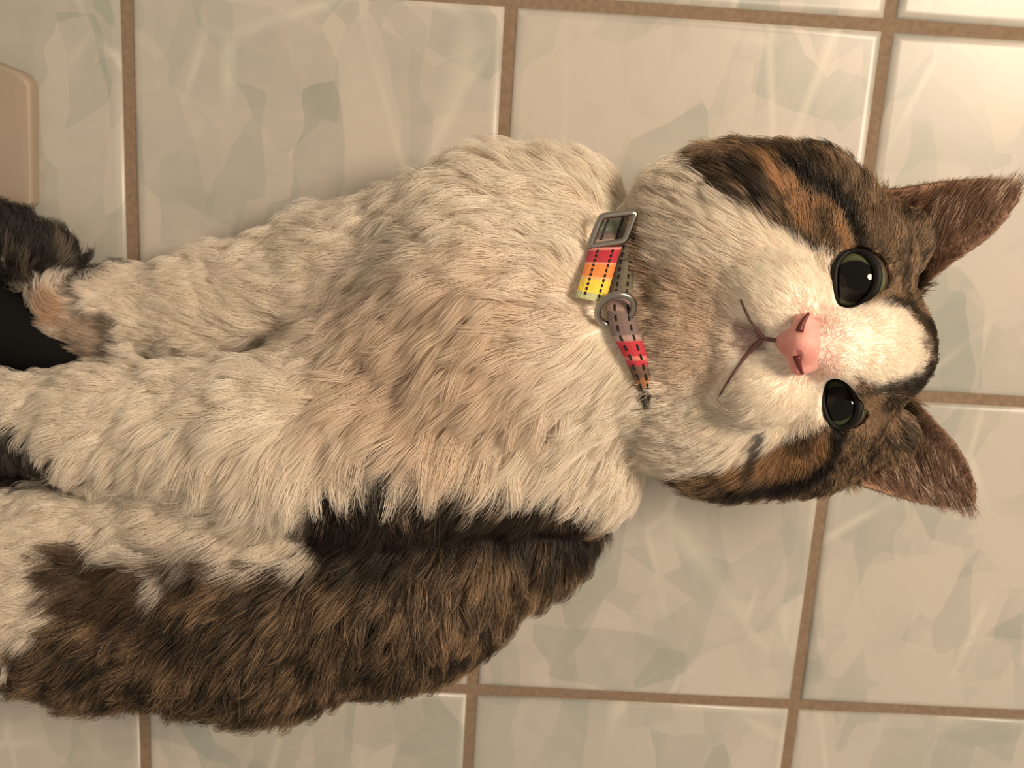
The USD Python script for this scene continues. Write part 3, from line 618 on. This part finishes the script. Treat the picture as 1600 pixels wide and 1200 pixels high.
strap('inner_strap', [(975, 345), (968, 385), (958, 430), (950, 470)], [(1003, 340), (993, 385), (990, 430), (988, 470)], [.0035, .004], [(1, OLIVE), (.1, (72, 66, 54)), (1, OLIVE)], 'dull olive back of the webbing')
strap('lower_strap', [(947, 468), (950, 500), (956, 524), (975, 558), (992, 596), (1006, 640)], [(991, 468), (995, 500), (1000, 520), (1010, 552), (1017, 590), (1018, 640)], [.0055, .0058, .0052, .0035],
      [(.10, (150, 124, 116)), (.24, MAUVE), (.05, (160, 130, 122)), (.16, RED), (.03, (206, 120, 110)), (.05, RED), (.12, (96, 70, 52)), (.1, (150, 98, 58)), (.2, (70, 60, 50))], 'mauve and red end of the webbing')
strap('front_strap', [(921, 388), (914, 412), (906, 440), (899, 464)], [(972, 386), (963, 412), (955, 440), (945, 474)], [.0065, .0075, .0085, .0085],
      [(.04, (210, 130, 120)), (.24, RED), (.04, (224, 150, 120)), (.24, ORG), (.06, (226, 170, 110)), (.26, YEL), (.14, PGRN)], 'red, orange and yellow banded webbing')
strap('upper_strap', [(938, 340), (931, 358), (924, 379)], [(988, 334), (981, 354), (973, 378)], [.004, .006], [(.16, (140, 120, 108)), (.4, GRN), (.12, (96, 88, 80)), (.2, MAUVE), (.12, (160, 140, 128))], 'green banded webbing behind the slider')
fr = along([(921, 386), (976, 377), (984, 356), (994, 331), (940, 338), (930, 362), (921, 386)], 60)[:-1]
zb = surf([950], [370])[0, 2] + .0085
obj('slider', tube(P(fr[:, 0], fr[:, 1], zb), .0011, 8, True), m_steel, collar, True, label='grey metal slider frame')
w = np.linspace(0, 2 * np.pi, 48, endpoint=False); zr = surf([965], [484])[0, 2]
ring = P(962 + 28 * np.cos(w) - 6 * np.sin(w), 484 + 24 * np.sin(w), zr + .0065 - .0030 * np.sin(w))
obj('ring', tube(ring, .0011, 10, True), m_steel, collar, True, label='metal leash ring')

# ------------------------------------------------------------------ shoe and tray at the left edge
m_shoe = mat('black_cloth', {'g': ('geometry', {}), 'n': ('noise_texture', {'scale': 900.0}), 'b': ('bump', {'strength': 0.3, 'distance': 0.0004}), 'p': ('principled_bsdf', {'base_color': (.006, .006, .006), 'roughness': 0.9, 'specular_ior_level': 0.1})},
             [('g.position', 'n.vector'), ('n.fac', 'b.height'), ('b.normal', 'p.normal')])
SF = Field(P(-480, 640, 0.0) - [0.02, 0.01, 0.004], P(140, 200, 0.0) + [0.02, 0.03, 0.075], 0.0018)
SF.chain([(97, 552, .025, 10), (-90, 495, .026, 12), (-320, 490, .030, 18)], 0.008); SF.chain([(97, 552, .020, 10), (-60, 532, .018, 9), (-320, 500, .026, 18)], 0.008)
SF.chain([(66, 524, .024, 9), (-40, 462, .022, 9), (-150, 458, .022, 9), (-320, 470, .026, 16)], 0.008); SF.chain([(66, 524, .010, 9), (-150, 470, .010, 9), (-320, 480, .012, 11)], 0.008)
SF.chain([(97, 552, .011, 10), (-320, 500, .012, 11)], 0.008)
sh = SF.mesh(); sh[0][:, 2] = np.maximum(sh[0][:, 2], .0004)
shm = mani(*sh) - mani(bv, bf)
if shm.status() == m3.Error.NoError and shm.num_tri() > 100: sh = max(shm.decompose(), key=lambda x: x.volume())
s_ = obj('shoe', sh, m_shoe, '/World', 50); meta(s_, 'plain black shoe toe at the left edge, touching the cat\'s paws', 'shoe')
m_tray = mat('beige_plastic', {'g': ('geometry', {}), 'n': ('noise_texture', {'scale': 30.0}), 'r': ('rgb_ramp', {'ramp': [(0.3, lin((146, 132, 116))), (0.7, lin((152, 138, 122)))]}), 'p': ('principled_bsdf', {'roughness': 0.55})},
             [('g.position', 'n.vector'), ('n.fac', 'r.fac'), ('r.color', 'p.base_color')])
ol = P(*np.array([(-300, 30), (-60, 78), (0, 101), (22, 108), (38, 117), (47, 130), (48, 150), (48, 250), (50, 318), (44, 326), (-300, 326)], float).T, 0.007)[:, :2]
ctr = ol.mean(0); pts = []
for ins, z in ((0, 0.0), (0, .0050), (.0008, .0064), (.0022, .007)):
    d = ctr - ol; pts.append(np.c_[ol + d / np.linalg.norm(d, axis=1, keepdims=True) * ins, np.full(len(ol), z)])
s_ = obj('tray', trimesh.convex.convex_hull(np.vstack(pts)), m_tray, '/World', 30); meta(s_, 'rounded corner of a flat beige plastic tray at the left edge, above the tail', 'tray')
